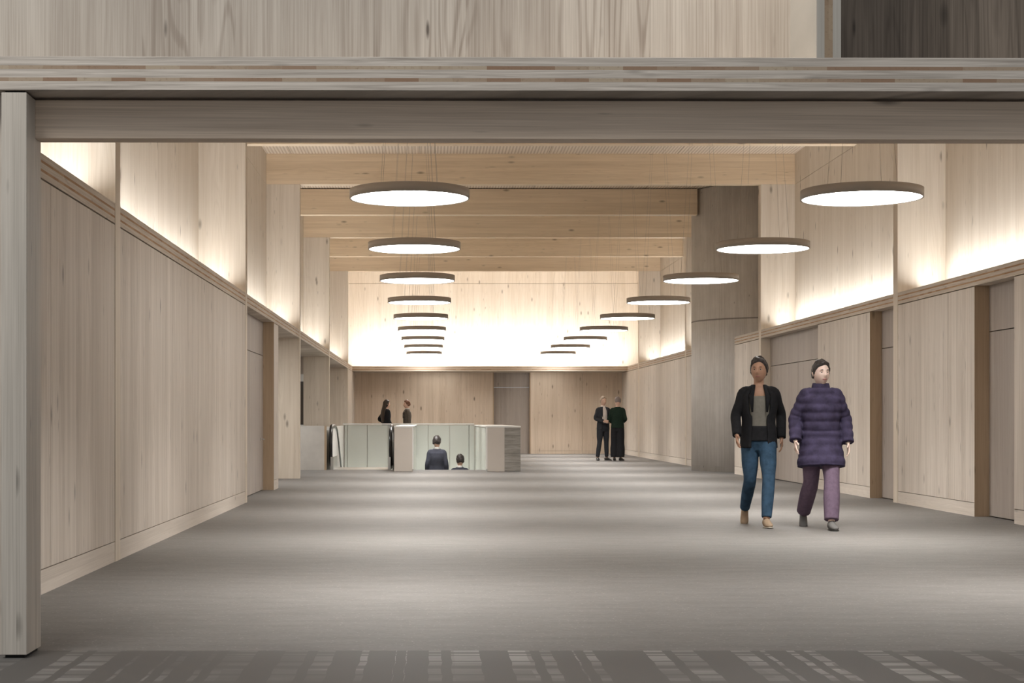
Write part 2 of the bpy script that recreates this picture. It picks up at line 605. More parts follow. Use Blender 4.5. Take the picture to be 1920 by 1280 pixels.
door('door_1', [(6.335, 6.385, 17.2, 18.44, .012, 2.09)], [(6.335, 6.385, 17.2, 18.44, 2.10, ZS)], [(6.33, 17.33, .9, .12, -1)],
     'grey-brown door')
door('door_2', [(6.335, 6.385, 21.68, 22.83, .012, 2.09)], [(6.335, 6.385, 21.68, 22.83, 2.10, ZS)], [], 'narrow grey-brown door')
door('door_3', [(6.345, 6.395, 25.91, 28.06, .012, 2.09), (6.345, 6.395, 28.07, 30.34, .012, 2.09)],
     [(6.345, 6.395, 25.91, 30.34, 2.10, ZS)], [], 'wide double door')
door('door_4', [(XL - .215, XL - .167, 21.68, 23.53, .012, 2.09), (XL - .215, XL - .167, 23.54, 25.39, .012, 2.09)],
     [(XL - .215, XL - .167, 21.68, 25.39, 2.10, ZS)], [(XL - .165, 25.0, .8, -.1, 1), (XL - .165, 21.95, .8, -.1, 1)], 'grey double door')
door('door_5', [(DX0 + .005, DX1 - .005, YB + .22, YB + .27, .0, 2.14)], [(DX0 + .005, DX1 - .005, YB + .22, YB + .27, 2.15, ZS)], [],
     'dark door in the back wall')
# jamb linings
trims = []
for a in (17.19, 18.45, 22.84, 25.9):
    trims.append((XR + .002, XR + .3, a - .004, a + .004, 0, ZS))
trims += [(XL - .3, XL - .002, 25.396, 25.404, 0, ZS)]
struct(boxes('trim_4', trims, M['jamb']))
struct(boxes('trim_5', [(DX1 - .03, DX1, YB - .004, YB + .22, 0, ZS), (DX0, DX0 + .03, YB + .001, YB + .22, 0, ZS)], M['jamb']))
# wall behind the doors
struct(boxes('wall_right_rear', [(6.42, 6.5, 17.0, 31.0, 0, ZS)], M['shadow']))
struct(boxes('wall_left_rear', [(XL - .34, XL - .3, 21.5, 25.6, 0, ZS)], M['shadow']))

# ---------------------------------------------------------------- side corridor seen through the openings on the left
struct(boxes('wall_corridor', [(-6.2, -6.0, 20.0, YB, 0, ZS), (-6.0, XLO - .05, 25.45, 25.6, 0, ZS)], M['wall']))
for i, y in enumerate((30.45, 39.3, 48.2)):
    lst = [(-3.3, -2.63, y, y + .15, .295, ZS), (-3.3, -2.63, y, y + .15, 0, .288)]
    o = boxes('wall_corridor_return', lst, M['wall'])
    struct(o)
    boxes('wall_lining', [(-3.42, -3.3, y + .02, y + .12, 0, ZS)], M['jamb'], o)
# framed slit of dark glass beyond the second return
o = boxes('window_1', [(-3.16, -3.06, 39.22, 39.30, .98, 2.02)], plain('dark_glass', (.06, .045, .035), .1, .6))
struct(o, 'dark glass slit')
boxes('window_frame', [(-3.16, -3.06, 39.20, 39.30, 2.02, 2.2), (-3.16, -3.06, 39.20, 39.30, .88, .98)], M['white_metal'], o)

# ---------------------------------------------------------------- portal frames and beams
plab = ['laminated timber portal frame nearest the entrance, beside the first pendant lamps',
        'laminated timber portal frame at the near jamb of the double doors',
        'laminated timber portal frame straight in front of the round concrete core',
        'laminated timber portal frame just behind the round concrete core',
        'laminated timber portal frame nearest the brightly lit end wall']
for i, y in enumerate(PY):
    p = empty('portal_frame', (0, y, 0))
    tag(p, plab[i], 'timber frame', 'portal frames across the hall')
    for a, b in ((XLO, XL + .004), (XR - .004, XRO)):
        if True:
            bm = bmesh.new()
            box(bm, a, b, 0, T, 0, ZB - .002)
            obj('upright', bm, M['upper'], p)
    bm = bmesh.new()
    box(bm, XLO, XRO, 0, T, ZB, ZC)
    obj('cross_beam', bm, M['beam'], p)
mlab = ['laminated cross beam above the entrance, in the bay before the first portal frame',
        'laminated cross beam between the first and second portal frames',
        'laminated cross beam just this side of the frame in front of the concrete core',
        'laminated cross beam that meets the side of the concrete core',
        'laminated cross beam over the far end of the escalator opening']
for i, y in enumerate(MY):
    x1 = 5.72 if i == 3 else XRO
    o = boxes('roof_beam', [(XLO, x1, y, y + T, ZB, ZC - .021)], M['beam'])
    tag(o, mlab[i], 'beam', 'cross beams between the portal frames', 'thing')

# ---------------------------------------------------------------- round concrete core
bm = bmesh.new()
cyl(bm, (7.4, 35.4), 1.7, 0, ZC - .021, 96)
core = obj('concrete_core', bm, M['concrete'], None, True)
for p in core.data.polygons:
    p.use_smooth = abs(p.normal.z) < .5
tag(core, 'tall round core of board-marked grey concrete breaking through the wall', 'column', None, 'thing')

# ---------------------------------------------------------------- entrance frame in front
RZ = math.radians(.45)


def front(name, lst, mat, label, cat, bevel=.0):
    """boxes of the entrance frame, turned very slightly as it stands in the photo"""
    bm = bmesh.new()
    for b in lst:
        box(bm, *b)
    bmesh.ops.rotate(bm, verts=bm.verts, cent=(-1.9, 7.6, 0), matrix=Matrix.Rotation(RZ, 3, 'Z'))
    o = obj(name, bm, mat, bevel=bevel)
    tag(o, label, cat, None, 'thing')
    return o


fx1 = 6.6
post = front('entrance_post', [(-1.979, -1.863, 7.5, 7.785, .016, ZS - .012)], M['post_grey'],
             'grey-washed timber post standing at the edge of the entrance opening', 'post', .002)
boxes('post_foot_shade', [(-1.965, -1.877, 7.52, 7.77, 0, .016)], M['shadow'], post)  # near-black block, paints the shade in the gap under the post
boxes('post_head_gap', [(-1.965, -1.877, 7.52, 7.77, ZS - .012, ZS - .001)], M['shadow'], post)  # same painted shade at the top of the post
front('entrance_header', [(-1.863, fx1, 7.67, 7.785, 2.426, ZS - .014)], M['header'],
      'brown timber header spanning the entrance under the laminated slab', 'beam', .0015)
front('laminated_slab', [(-6, fx1, 7.5, 8.25, ZS, ZT)], M['edge_grey'],
      'thick grey laminated slab with brown striped edge above the header', 'slab', .0015)
# upper storey niches above the slab
front('niche_divider', [(1.787, 1.900, 7.5, 8.03, ZT, 4.6)], M['edge_post'],
      'upright laminated panel end separating the two niches above the slab', 'panel')
struct(front('wall_front_upper', [(-6, 1.787, 8.03, 8.18, ZT + .021, 4.6)], M['face_grey'], 'grey board wall of the wide niche', 'wall'))
struct(front('wall_front_niche', [(1.787, 6.6, 8.03, 8.18, ZT + .021, 4.6)], wood('shade_painted_spruce', (.26, .21, .165), (.10, .078, .06), 'Z', .23, 1, 23, 1.2, 1.2),  # divider's shade painted into the darker board colour
             'board wall of the narrow niche, painted dark for shade', 'wall'))
for nm in ('wall_front_upper', 'wall_front_niche'):
    o = bpy.data.objects[nm]
    o['kind'] = 'structure'
    del o['category']
struct(boxes('wall_front_left', [(-6, -1.985, 7.62, 7.74, 0, ZS)], M['wall']))
struct(boxes('wall_front_right', [(4.6, 9, 7.9, 8.0, 0, ZS)], M['wall']))

# ---------------------------------------------------------------- pendant lamps
LX = (-.19, 3.93)
LY = [10.42 + 4.405 * k for k in range(10)]
LR, LZ = .546, 3.11
ordn = ['first', 'second', 'third', 'fourth', 'fifth', 'sixth', 'seventh', 'eighth', 'ninth']


def make_pendant():
    root = empty('pendant_lamp')
    bm = bmesh.new()
    seg = 96
    prof = [(LR - .012, .0), (LR, .0), (LR, .082), (LR - .012, .086), (.0, .086)]
    rings = []
    for r, z in prof[:-1]:
        rings.append([bm.verts.new((r * math.cos(2 * PI * k / seg), r * math.sin(2 * PI * k / seg), z)) for k in range(seg)])
    inner = [bm.verts.new(((LR - .012) * math.cos(2 * PI * k / seg), (LR - .012) * math.sin(2 * PI * k / seg), .05)) for k in range(seg)]
    top = bm.verts.new((0, 0, .086))
    for a, b in zip(rings[:-1], rings[1:]):
        for k in range(seg):
            j = (k + 1) % seg
            bm.faces.new((a[k], a[j], b[j], b[k]))
    for k in range(seg):
        j = (k + 1) % seg
        bm.faces.new((rings[-1][k], rings[-1][j], top))
        bm.faces.new((inner[k], inner[j], rings[0][j], rings[0][k]))
    obj('lamp_ring', bm, M['lamp_ring'], root, True)['label'] = 'taupe metal ring'
    bm = bmesh.new()
    cyl(bm, (0, 0), LR - .014, .006, .02, 96)
    obj('diffuser', bm, M['diffuser'], root)['label'] = 'glowing white diffuser disc'
    for k in range(4):
        a = PI / 4 + k * PI / 2
        bm = bmesh.new()
        c, s = math.cos(a), math.sin(a)
        tube(bm, [(.36 * c, .36 * s, .084), (.13 * c, .13 * s, ZC - LZ)], .0015, 6)
        obj('suspension_cable', bm, M['cable'], root)
    bm = bmesh.new()
    cyl(bm, (0, 0), .15, ZC - LZ - .03, ZC - LZ, 24)
    obj('ceiling_rose', bm, M['lamp_ring'], root)
    return root


def copy_tree(o, parent=None):
    c = o.copy()
    COL.objects.link(c)
    if parent:
        c.parent = parent
    for ch in list(o.children):
        copy_tree(ch, c)
    return c


proto = make_pendant()
first = True
for side, lx in enumerate(LX):
    row = ('row over the escalators', 'row beside the concrete core')[side]
    for k, ly in enumerate(LY[1:]):
        if first:
            o = proto
            first = False
        else:
            o = copy_tree(proto)
        o.location = (lx, ly, LZ)
        what = 'round flat taupe pendant lamp' if k < 4 else 'small-looking round pendant lamp'
        tag(o, f'{what}, {ordn[k]} from the entrance in the {row}', 'pendant lamp', 'round pendant lamps in two rows')
for lx in LX:
    for ly in LY:
        area('pendant_light', (lx, ly, LZ + .003), (0, 0, 0), 1.04, 1.04, PENDANT_W, (1, .98, .95), 96, 'DISK')

# cove light lying on the ledges, shining up the recessed walls
ysc = [8.1] + PY + [50.9]
for i in range(len(ysc) - 1):
    a, b = ysc[i] + .3, ysc[i + 1] - .1
    for xs, sg in ((XLO + .24, -1), (XRO - .24, 1)):
        if sg > 0 and i == 3:
            a = 37.3
        area('cove_light', (xs, (a + b) / 2, ZT + .02), (0, PI + sg * math.radians(6), 0), .06, b - a, STRIP_W * (b - a), (.97, .985, 1), 170)
o = area('cove_light_back', ((XL + XR) / 2, YB - .75, ZT + .02), (PI - math.radians(20), 0, 0), XR - XL, .08, BACK_STRIP_W * 8.6, (.98, .99, 1), 175)

for y_ in (28.3, 35.0, 43.5):
    area('corridor_fill', (-4.2, y_, ZS - .03), (0, 0, 0), 1.2, .3, 70, (1, .98, .95))  # lamps added to lift the corridor walls
for x_ in (.22, 3.62):
    area('soffit_fill', (x_, 51.75, ZS - .01), (math.radians(12), 0, 0), 1.2, .2, 9, (1, .98, .94))  # added under the ledge to brighten the lower back wall, no fitting built

# ---------------------------------------------------------------- escalator and stair opening
ZP = .955
YP = 34.55
# left parapet in pale concrete
o = boxes('concrete_parapet', [(-3.3, -2.314, 35.5, 35.62, 0, .965)], M['pale_concrete'])
tag(o, 'smooth pale concrete parapet slab to the left of the escalator', 'parapet')
boxes('timber_edge', [(-2.314, -2.27, 35.5, 35.62, 0, .965)], M['jamb'], o)['label'] = 'narrow brown timber edge'
# parapet between escalator and stairs
o = empty('stair_parapet', (0, YP, 0))
tag(o, 'taupe parapet between the escalator and the stairs', 'parapet')
bm = bmesh.new(); box(bm, -.77, -.385, 0, WY1 - YP - .2, 0, ZP - .02); obj('parapet_body', bm, M['taupe'], o, bevel=.004)
bm = bmesh.new(); box(bm, -.775, -.36, -.004, WY1 - YP - .2, ZP - .02, ZP + .01); box(bm, -.385, -.36, -.004, .02, .05, ZP - .02)
obj('parapet_cap', bm, M['white_metal'], o)['label'] = 'pale metal cap and corner strip'
bm = bmesh.new(); box(bm, -.385, -.375, .05, WY1 - YP - .2, 0, .92); box(bm, -.385, -.375, WY0 - YP + .01, WY1 - YP - .2, -1.2, 0); obj('glass_lining', bm, M['green_glass'], o)['label'] = 'pale green glass lining'
# right parapet with striated concrete end
o = empty('stair_parapet', (0, YP, 0))
tag(o, 'wide parapet right of the stairs with dark striated concrete end', 'parapet')
bm = bmesh.new(); box(bm, 1.21, 1.574, 0, WY1 - YP - .2, 0, ZP - .02); obj('parapet_body', bm, M['taupe'], o, bevel=.004)
bm = bmesh.new(); box(bm, 1.574, 1.914, 0, WY1 - YP + .2, 0, ZP - .02); obj('concrete_end', bm, M['striated'], o, bevel=.004)['label'] = 'dark striated concrete'
bm = bmesh.new(); box(bm, 1.185, 1.92, -.004, WY1 - YP - .2, ZP - .02, ZP + .01); box(bm, 1.175, 1.21, -.004, .02, .05, ZP - .02)
obj('parapet_cap', bm, M['white_metal'], o)['label'] = 'pale metal cap and corner strip'
bm = bmesh.new(); box(bm, 1.200, 1.21, .05, WY1 - YP - .2, 0, .92); box(bm, 1.200, 1.21, WY0 - YP + .01, WY1 - YP - .2, -1.2, 0); obj('glass_lining', bm, M['green_glass'], o)['label'] = 'pale green glass lining'
# rear balustrade, pale green glass panels with a coping
o = empty('glass_balustrade', (0, WY1 - .16, 0))
tag(o, 'balustrade of tall pale green glass panels at the rear of the stairwell', 'balustrade')
xs = [-2.32, -2.24, -1.70, -1.14, -.78, -.06, .52, 1.04, 1.195]
for a, b in zip(xs[:-1], xs[1:]):
    bm = bmesh.new()
    box(bm, a + .006, b - .006, 0, .03, -3.6, .955)
    obj('glass_panel', bm, M['green_glass'], o)
bm = bmesh.new(); box(bm, -2.36, 1.18, -.03, .12, .966, 1.0); obj('coping', bm, M['white_metal'], o, bevel=.003)
bm = bmesh.new(); box(bm, WX0 + .03, 1.2, .04, .10, -3.6, .955); obj('backing', bm, M['taupe'], o)
area('stairwell_fill', (.4, WY1 - 2.6, -1.6), (math.radians(118), 0, 0), 1.4, .3, 30, (.98, 1, .95), 170)  # unseen lamp added in the well to light the glass panels
area('stairwell_fill', (-1.55, WY1 - .7, -1.9), (math.radians(150), 0, 0), 1.2, .3, 22, (.98, 1, .95), 170)  # likewise added, for the panels behind the escalator

# stairs going down, away from the entrance
o = empty('staircase', (0, WY0, 0))
tag(o, 'grey stone stairs going down between the two taupe parapets', 'stairs')
RUN, RISE = .30, .16
for k in range(20):
    bm = bmesh.new()
    box(bm, -.37, 1.195, k * RUN, (k + 1) * RUN + .02, -(k + 1) * RISE - .16, -(k + 1) * RISE)
    obj('step', bm, M['step'], o)

# escalator
o = empty('escalator', (-1.535, 35.75, 0))
tag(o, 'escalator with black rubber handrails going down behind the concrete parapet', 'escalator')
bm = bmesh.new(); box(bm, -.63, .63, 0, 1.1, -.03, .004); obj('landing_plate', bm, M['metal'], o)
for s in (-1, 1):
    xc = s * .66
    # balustrade: rounded newel at the near end, level, then falling away at 30 degrees
    top = [(1.5, .95), (2.1, .86), (2.7, .58), (8.0, -2.45)]
    pts = []
    for k in range(0, 19):
        a = -PI / 2 - k * PI / 18
        pts.append((.45 + .43 * math.cos(a), .52 + .43 * math.sin(a)))
    path = pts + top
    bm = bmesh.new()
    inner = [bm.verts.new((xc - .012, py, pz)) for py, pz in path]
    low = [(8.0, -3.3), (2.7, -.28), (2.1, .0), (.45, .0)]
    inner += [bm.verts.new((xc - .012, py, pz)) for py, pz in low]
    f = bm.faces.new(inner)
    r_ = bmesh.ops.extrude_face_region(bm, geom=[f])
    bmesh.ops.translate(bm, verts=[v for v in r_['geom'] if isinstance(v, bmesh.types.BMVert)], vec=(.024, 0, 0))
    bal = obj('balustrade', bm, M['white_metal'], o)
    bm = bmesh.new()
    tube(bm, [(xc, py, pz) for py, pz in [(.9, .09)] + path], [(.042, .05)] * (len(path) + 1), 12, up=(1, 0, 0))
    obj('handrail', bm, M['rubber'], bal, True)['label'] = 'black rubber handrail'
    bm = bmesh.new()
    xk = s * .60
    x0, x1 = min(xk, xc), max(xk, xc)
    box(bm, x0, x1, -.0, 1.6, 0, .28)
    obj('skirt', bm, M['metal'], bal)
for k in range(16):
    bm = bmesh.new()
    z = 0 if k < 2 else -(k - 1) * .2
    box(bm, -.58, .58, 1.1 + k * .4, 1.5 + k * .4, z - .2, z)
    obj('step', bm, M['metal'], o)
# side cladding of the escalator well
struct(boxes('wall_well', [(WX0 - .02, WX0 + .02, WY0, WY1, -.3, .94)], M['white_metal']))

# ---------------------------------------------------------------- people
SKIN = {}


def skin(name, col):
    n = N(name, .5, .3)
    n.color(tuple(col) + (1,))
    n.b.inputs['Subsurface Weight'].default_value = .05
    return n.m


def cloth(name, col, var=.18, scale=30, rough=.85):
    return plain(name, col, rough, .15, 0, var, scale)


def head_radius(d, grow=0.0):
    """point of a face and skull for a unit direction, front is -Y"""
    x, y, z = d
    rx, ry, rz = .074 + grow, .096 + grow, .118 + grow
    px, py, pz = x * rx, y * ry, z * rz
    if z < 0:
        k = 1 - .30 * z * z
        px *= k
        py *= (1 - .10 * z * z) if y < 0 else (1 - .42 * z * z)
    if y > 0:
        py *= 1.04
    if grow == 0 and y < 0:
        g = lambda cx, cz, sx, sz: math.exp(-((px - cx) / sx) ** 2 - ((pz - cz) / sz) ** 2)
        py -= .024 * g(0, -.018, .012, .018) + .010 * g(0, .006, .010, .026)
        py += .010 * (g(.031, .012, .016, .012) + g(-.031, .012, .016, .012))
        py -= .005 * (g(.030, .034, .024, .009) + g(-.030, .034, .024, .009))
        py -= .007 * g(0, -.056, .022, .010)
        py -= .008 * g(0, -.098, .024, .016)
    return Vector((px, py, pz))


def head_mesh(bm, mtx, grow=0.0, region=None, nu=48, nv=32, rnd=None, seed=0):
    grid = []
    for i in range(nv + 1):
        ph = PI * i / nv
        row = []
        for j in range(nu):
            th = 2 * PI * j / nu
            d = Vector((math.sin(ph) * math.cos(th), math.sin(ph) * math.sin(th), math.cos(ph)))
            g = grow
            p = head_radius(d, g)
            if region is not None:
                inside = region(p)
                if rnd:
                    p += d * (rnd.uniform(-.003, .003) + .014 * max(0, d.z) + .013 * mnoise.noise(d * 3.5 + Vector((1.3, 2.1, seed * .37)))) * inside
                base = head_radius(d, -.012)
                p = base.lerp(p, inside)
            row.append(bm.verts.new(mtx @ p))
        grid.append(row)
    for i in range(nv):
        for j in range(nu):
            k = (j + 1) % nu
            try:
                bm.faces.new((grid[i][j], grid[i][k], grid[i + 1][k], grid[i + 1][j]))
            except ValueError:
                pass
    bmesh.ops.remove_doubles(bm, verts=grid[0] + grid[-1], dist=1e-5)


def smooth01(t):
    t = max(0.0, min(1.0, t))
    return t * t * (3 - 2 * t)


def hair_region(kind):
    def f(p):
        # hairline rises towards the face
        front = smooth01((-p.y + .02) / .09)
        low = {'short': -.045, 'long': -.09, 'cap': -.02}[kind]
        line = low + (.082 - low) * front + .010 * math.sin(p.x * 45 + 1)
        return smooth01((p.z - line) / .016 + .5)
    return f


def remesh(o, vox):
    m = o.modifiers.new('remesh', 'REMESH')
    m.mode = 'VOXEL'
    m.voxel_size = vox
    m.use_smooth_shade = True
    s = o.modifiers.new('smooth', 'SMOOTH')
    s.iterations = 3 if vox < .008 else 2
    s.factor = .5
    return o


def lerp_path(pts, n=4):
    """Catmull-Rom through points with attached radii"""
    out = []
    P = [Vector(p[0]) for p in pts]
    R = [p[1] if isinstance(p[1], tuple) else (p[1], p[1]) for p in pts]
    for i in range(len(P) - 1):
        p0, p1, p2, p3 = P[max(i - 1, 0)], P[i], P[i + 1], P[min(i + 2, len(P) - 1)]
        for k in range(n):
            t = k / n
            q = .5 * ((2 * p1) + (p2 - p0) * t + (2 * p0 - 5 * p1 + 4 * p2 - p3) * t * t + (3 * p1 - p0 - 3 * p2 + p3) * t ** 3)
            s = smooth01(t)
            out.append((q, (R[i][0] * (1 - s) + R[i + 1][0] * s, R[i][1] * (1 - s) + R[i + 1][1] * s)))
    out.append((P[-1], R[-1]))
    return [o_[0] for o_ in out], [o_[1] for o_ in out]


def limb(bm, pts, seg=14, n=4, up=None):
    p, r = lerp_path(pts, n)
    tube(bm, p, r, seg, up=up)


def hand(bm, wrist, d, palm_n, fwd, curl=.35):
    """palm with five fingers; d points to the fingertips, palm_n out of the palm, fwd to the thumb side"""
    d = Vector(d).normalized()
    fwd = (Vector(fwd) - d * Vector(fwd).dot(d)).normalized()
    nn = d.cross(fwd).normalized()
    if nn.dot(Vector(palm_n)) < 0:
        nn = -nn
    W = Vector(wrist)
    tube(bm, [W - d * .02, W + d * .015, W + d * .05, W + d * .088], [(.026, .018), (.030, .017), (.040, .016), (.038, .013)], 14, up=fwd)
    for q, ln in enumerate((.072, .080, .075, .058)):
        off = (1.5 - q) * .0205
        r = .0085 - .0006 * q
        a = W + d * .080 + fwd * off
        splay = fwd * (1.5 - q) * .07
        d1 = (d + splay).normalized()
        c1 = curl * (.8 + .15 * q)
        p1 = a + (d1 * math.cos(c1 * .6) + nn * math.sin(c1 * .6)) * ln * .45
        p2 = p1 + (d1 * math.cos(c1 * 1.5) + nn * math.sin(c1 * 1.5)) * ln * .32
        p3 = p2 + (d1 * math.cos(c1 * 2.3) + nn * math.sin(c1 * 2.3)) * ln * .23
        tube(bm, [a - d * .01, p1, p2, p3], [r * 1.05, r, r * .92, r * .75], 8)
    t0 = W + d * .022 + fwd * .026
    t1 = t0 + (d * .6 + fwd * .65 + nn * .25).normalized() * .036
    t2 = t1 + (d * .88 + fwd * .25 + nn * .35).normalized() * .034
    tube(bm, [t0 - fwd * .012, t0, t1, t2], [.013, .012, .0095, .0075], 8)


def foot_pts(ank, ang, pitch):
    """heel to toe positions; ang turns the foot out, pitch lifts the heel"""
    a = Vector(ank)
    f = Vector((math.sin(ang), -math.cos(ang), 0))
    fd = (f * math.cos(pitch) - Vector((0, 0, 1)) * math.sin(pitch)).normalized()
    up = Vector((0, 0, 1)) * math.cos(pitch) + f * math.sin(pitch)
    return a, fd, up


def person(label, x, y, zf, H, rz, pose, outfit, near=False):
    root = empty('person', (x, y, zf), rz)
    tag(root, label, 'person')
    root.scale = (H / 1.75,) * 3
    vox = .0042 if near else .009
    cvox = .009 if near else .014
    rnd = random.Random(hash(label) % 1000 if False else len(label))
    lean = pose.get('lean', 0.0)
    hip_off = Vector(pose.get('hip', (0, 0, 0)))
    bulk = outfit.get('bulk', 1.0)

    def up_(z, px=0, py=0):
        """torso point, leaning forward with height"""
        t = max(0, z - .92)
        return Vector((px + hip_off.x, py - lean * t + hip_off.y, z + hip_off.z))

    legs, arms = {}, {}
    for s in (-1, 1):
        kn, an, ang, pit = pose['legs'][s]
        legs[s] = (up_(.90, s * .088), Vector((kn[0] * s, kn[1], kn[2])), Vector((an[0] * s, an[1], an[2])), ang * s, pit)
        el, wr = pose['arms'][s]
        arms[s] = (up_(1.395, s * .150), Vector((el[0] * s, el[1], el[2])), Vector((wr[0] * s, wr[1], wr[2])))
    yaw = pose.get('yaw', 0.0)
    nod = pose.get('nod', 0.0)
    hc = up_(1.628, 0, -.012)
    hm = Matrix.Translation(hc) @ Euler((nod, 0, yaw)).to_matrix().to_4x4() @ Matrix.Scale(1.07, 4)

    # body: one continuous surface
    bm = bmesh.new()
    limb(bm, [(up_(.80), (.13, .09)), (up_(.92), (.165, .105)), (up_(1.07), (.135, .09)), (up_(1.27), (.155, .10)),
              (up_(1.39), (.165, .085)), (up_(1.455), (.11, .06)), (up_(1.49), (.058, .055))], 20, 3, up=(1, 0, 0))
    limb(bm, [(up_(1.42, 0, .012), .058), (up_(1.50, 0, .004), .052), (hc + Vector((0, .018, -.05)), .054)], 14, 3)
    head_mesh(bm, hm)
    for s in (-1, 1):
        ear = hm @ Vector((s * .074, .012, -.004))
        q = hm.to_3x3()
        tube(bm, [ear - q @ Vector((0, 0, .030)), ear - q @ Vector((0, .002, .012)), ear + q @ Vector((s * .004, .006, .012)), ear + q @ Vector((0, .004, .030))],
             [.005, .010, .014, .006], 8)
        hp, kn, an, ang, pit = legs[s]
        limb(bm, [(hp, .085), (hp.lerp(kn, .5), .072), (kn, .050), (kn.lerp(an, .35), .050), (an, .034)], 14, 3)
        a, fd, u = foot_pts(an, ang, pit)
        tube(bm, [a - fd * .04 - u * .03, a - u * .035 + fd * .02, a + fd * .10 - u * .05, a + fd * .15 - u * .055], [.028, .032, .026, .015], 10)
        sh, el, wr = arms[s]
        limb(bm, [(sh - Vector((s * .05, 0, -.01)), .048), (sh, .050), (sh.lerp(el, .5), .043), (el, .036), (el.lerp(wr, .35), .036), (wr, .024)], 12, 3)
        dd = (wr - el).normalized()
        hd = pose.get('hand', {}).get(s, None)
        if hd is None:
            hand(bm, wr, dd, (-s, 0, 0), (0, -1, 0))
        else:
            hand(bm, wr, hd[0], hd[1], hd[2], hd[3])
    body = remesh(obj('body', bm, outfit['skin'], root, True), vox)

    # eyes and lips
    if near:
        for s in (-1, 1):
            bm = bmesh.new()
            bmesh.ops.create_uvsphere(bm, u_segments=12, v_segments=8, radius=.0085, matrix=hm @ Matrix.Translation((s * .030, -.0765, .012)))
            ey = obj('eye', bm, M['eye_white'], root, True)
            bm = bmesh.new()
            bmesh.ops.create_uvsphere(bm, u_segments=10, v_segments=6, radius=.0055, matrix=hm @ Matrix.Translation((s * .030, -.0815, .012)))
            obj('iris', bm, M['iris'], ey, True)
            bm = bmesh.new()
            q = [hm @ Vector((s * a_, -.092 + abs(a_ - .03) * .3, .036 - (a_ - .03) ** 2 * 6)) for a_ in (.014, .024, .034, .046)]
            tube(bm, q, [.002, .0035, .0035, .0015], 6)
            obj('eyebrow', bm, outfit['hair'], root, True)
        bm = bmesh.new()
        q = [hm @ Vector((a_, -.0925 + abs(a_) * .45, -.056)) for a_ in (-.024, -.012, 0, .012, .024)]
        tube(bm, q, [.002, .0055, .006, .0055, .002], 8)
        obj('lips', bm, M['lips'], root, True)
    # hair
    bm = bmesh.new()
    kind = outfit.get('hairkind', 'short')
    head_mesh(bm, hm, .011 if kind != 'cap' else .008, hair_region(kind), 48, 36, rnd, len(label))
    if kind == 'long':
        q = hm.to_3x3()
        base = hm @ Vector((0, .05, .03))
        limb(bm, [(base, (.085, .06)), (hm @ Vector((0, .075, -.08)), (.098, .055)), (up_(1.42, 0, .10), (.125, .05)),
                  (up_(1.28, 0, .125), (.135, .045)), (up_(1.13, 0, .12), (.10, .03)), (up_(1.05, 0, .11), (.05, .015))], 16, 4, up=(1, 0, 0))
    remesh(obj('hair', bm, outfit['hair'], root, True), .006 if near else .010)

    # trousers
    wide = outfit.get('wide', 0)
    bm = bmesh.new()
    limb(bm, [(up_(.80), (.135, .098)), (up_(.90), (.176, .122)), (up_(.98), (.160, .112)), (up_(1.05), (.148, .105))], 20, 3, up=(1, 0, 0))
    for s in (-1, 1):
        hp, kn, an, ang, pit = legs[s]
        limb(bm, [(hp, .098), (hp.lerp(kn, .5), .088 + wide * .3), (kn, .066 + wide * .6), (kn.lerp(an, .4), .064 + wide * .9), (an + (kn - an) * .04, .052 + wide)], 16, 4)
    tr = remesh(obj('trousers', bm, outfit['trousers'], root, True), cvox)
    # shoes
    for s in (-1, 1):
        hp, kn, an, ang, pit = legs[s]
        a, fd, u = foot_pts(an, ang, pit)
        side = fd.cross(u)
        bm = bmesh.new()
        tube(bm, [a - fd * .075 - u * .045, a - fd * .045 - u * .035, a + fd * .02 - u * .035, a + fd * .09 - u * .052, a + fd * .15 - u * .062, a + fd * .185 - u * .068],
             [(.024, .030), (.036, .044), (.038, .046), (.042, .032), (.040, .022), (.020, .012)], 14, up=side)
        sh_ = obj('shoe', bm, outfit['shoes'], root, True)
        bm = bmesh.new()
        tube(bm, [a - fd * .082 - u * .082, a - fd * .02 - u * .082, a + fd * .08 - u * .083, a + fd * .15 - u * .083, a + fd * .19 - u * .082],
             [(.022, .008), (.036, .008), (.043, .008), (.042, .008), (.018, .007)], 12, up=side)
        obj('sole', bm, outfit['sole'], sh_, True)

    def torso_rings(g, zb):
        pts = [(zb, .172 + g, .118 + g), (.98, .165 + g, .112 + g), (1.10, .150 + g, .106 + g), (1.27, .170 + g, .118 + g),
               (1.37, .172 + g, .104 + g), (1.435, .130 + g * .7, .080 + g * .6), (1.485, .066 + g * .4, .064 + g * .3)]
        if zb > .95:
            pts = [pts[0]] + pts[2:]
        return pts

    # shirt
    if outfit.get('shirt'):
        bm = bmesh.new()
        limb(bm, [(up_(z_), (a_, b_)) for z_, a_, b_ in torso_rings(-.004, .93) if z_ < outfit.get('shirt_top', 9)], 24, 3, up=(1, 0, 0))
        remesh(obj('shirt', bm, outfit['shirt'], root, True), cvox)
        if outfit.get('undershirt'):
            bm = bmesh.new()
            limb(bm, [(up_(.905), (.184, .130)), (up_(.98), (.170, .120)), (up_(1.06), (.156, .112))], 24, 3, up=(1, 0, 0))
            obj('undershirt', bm, outfit['undershirt'], root, True)['label'] = 'black hem below the grey top'
        bm = bmesh.new()
        limb(bm, [(up_(1.475, 0, .006), (.066, .068)), (up_(1.515, 0, .006), (.060, .063))], 18, 3, up=(1, 0, 0))
        if outfit.get('shirt_top'):
            bm.free()
        else:
            obj('collar', bm, outfit['shirt'], root, True)
    # jacket, open in front or closed, or long quilted coat
    jt = outfit.get('jacket_type', 'closed')
    g = outfit.get('jacket_gap', .016)
    zb = outfit.get('jacket_bottom', .86)
    bm = bmesh.new()
    rings = torso_rings(g, zb)
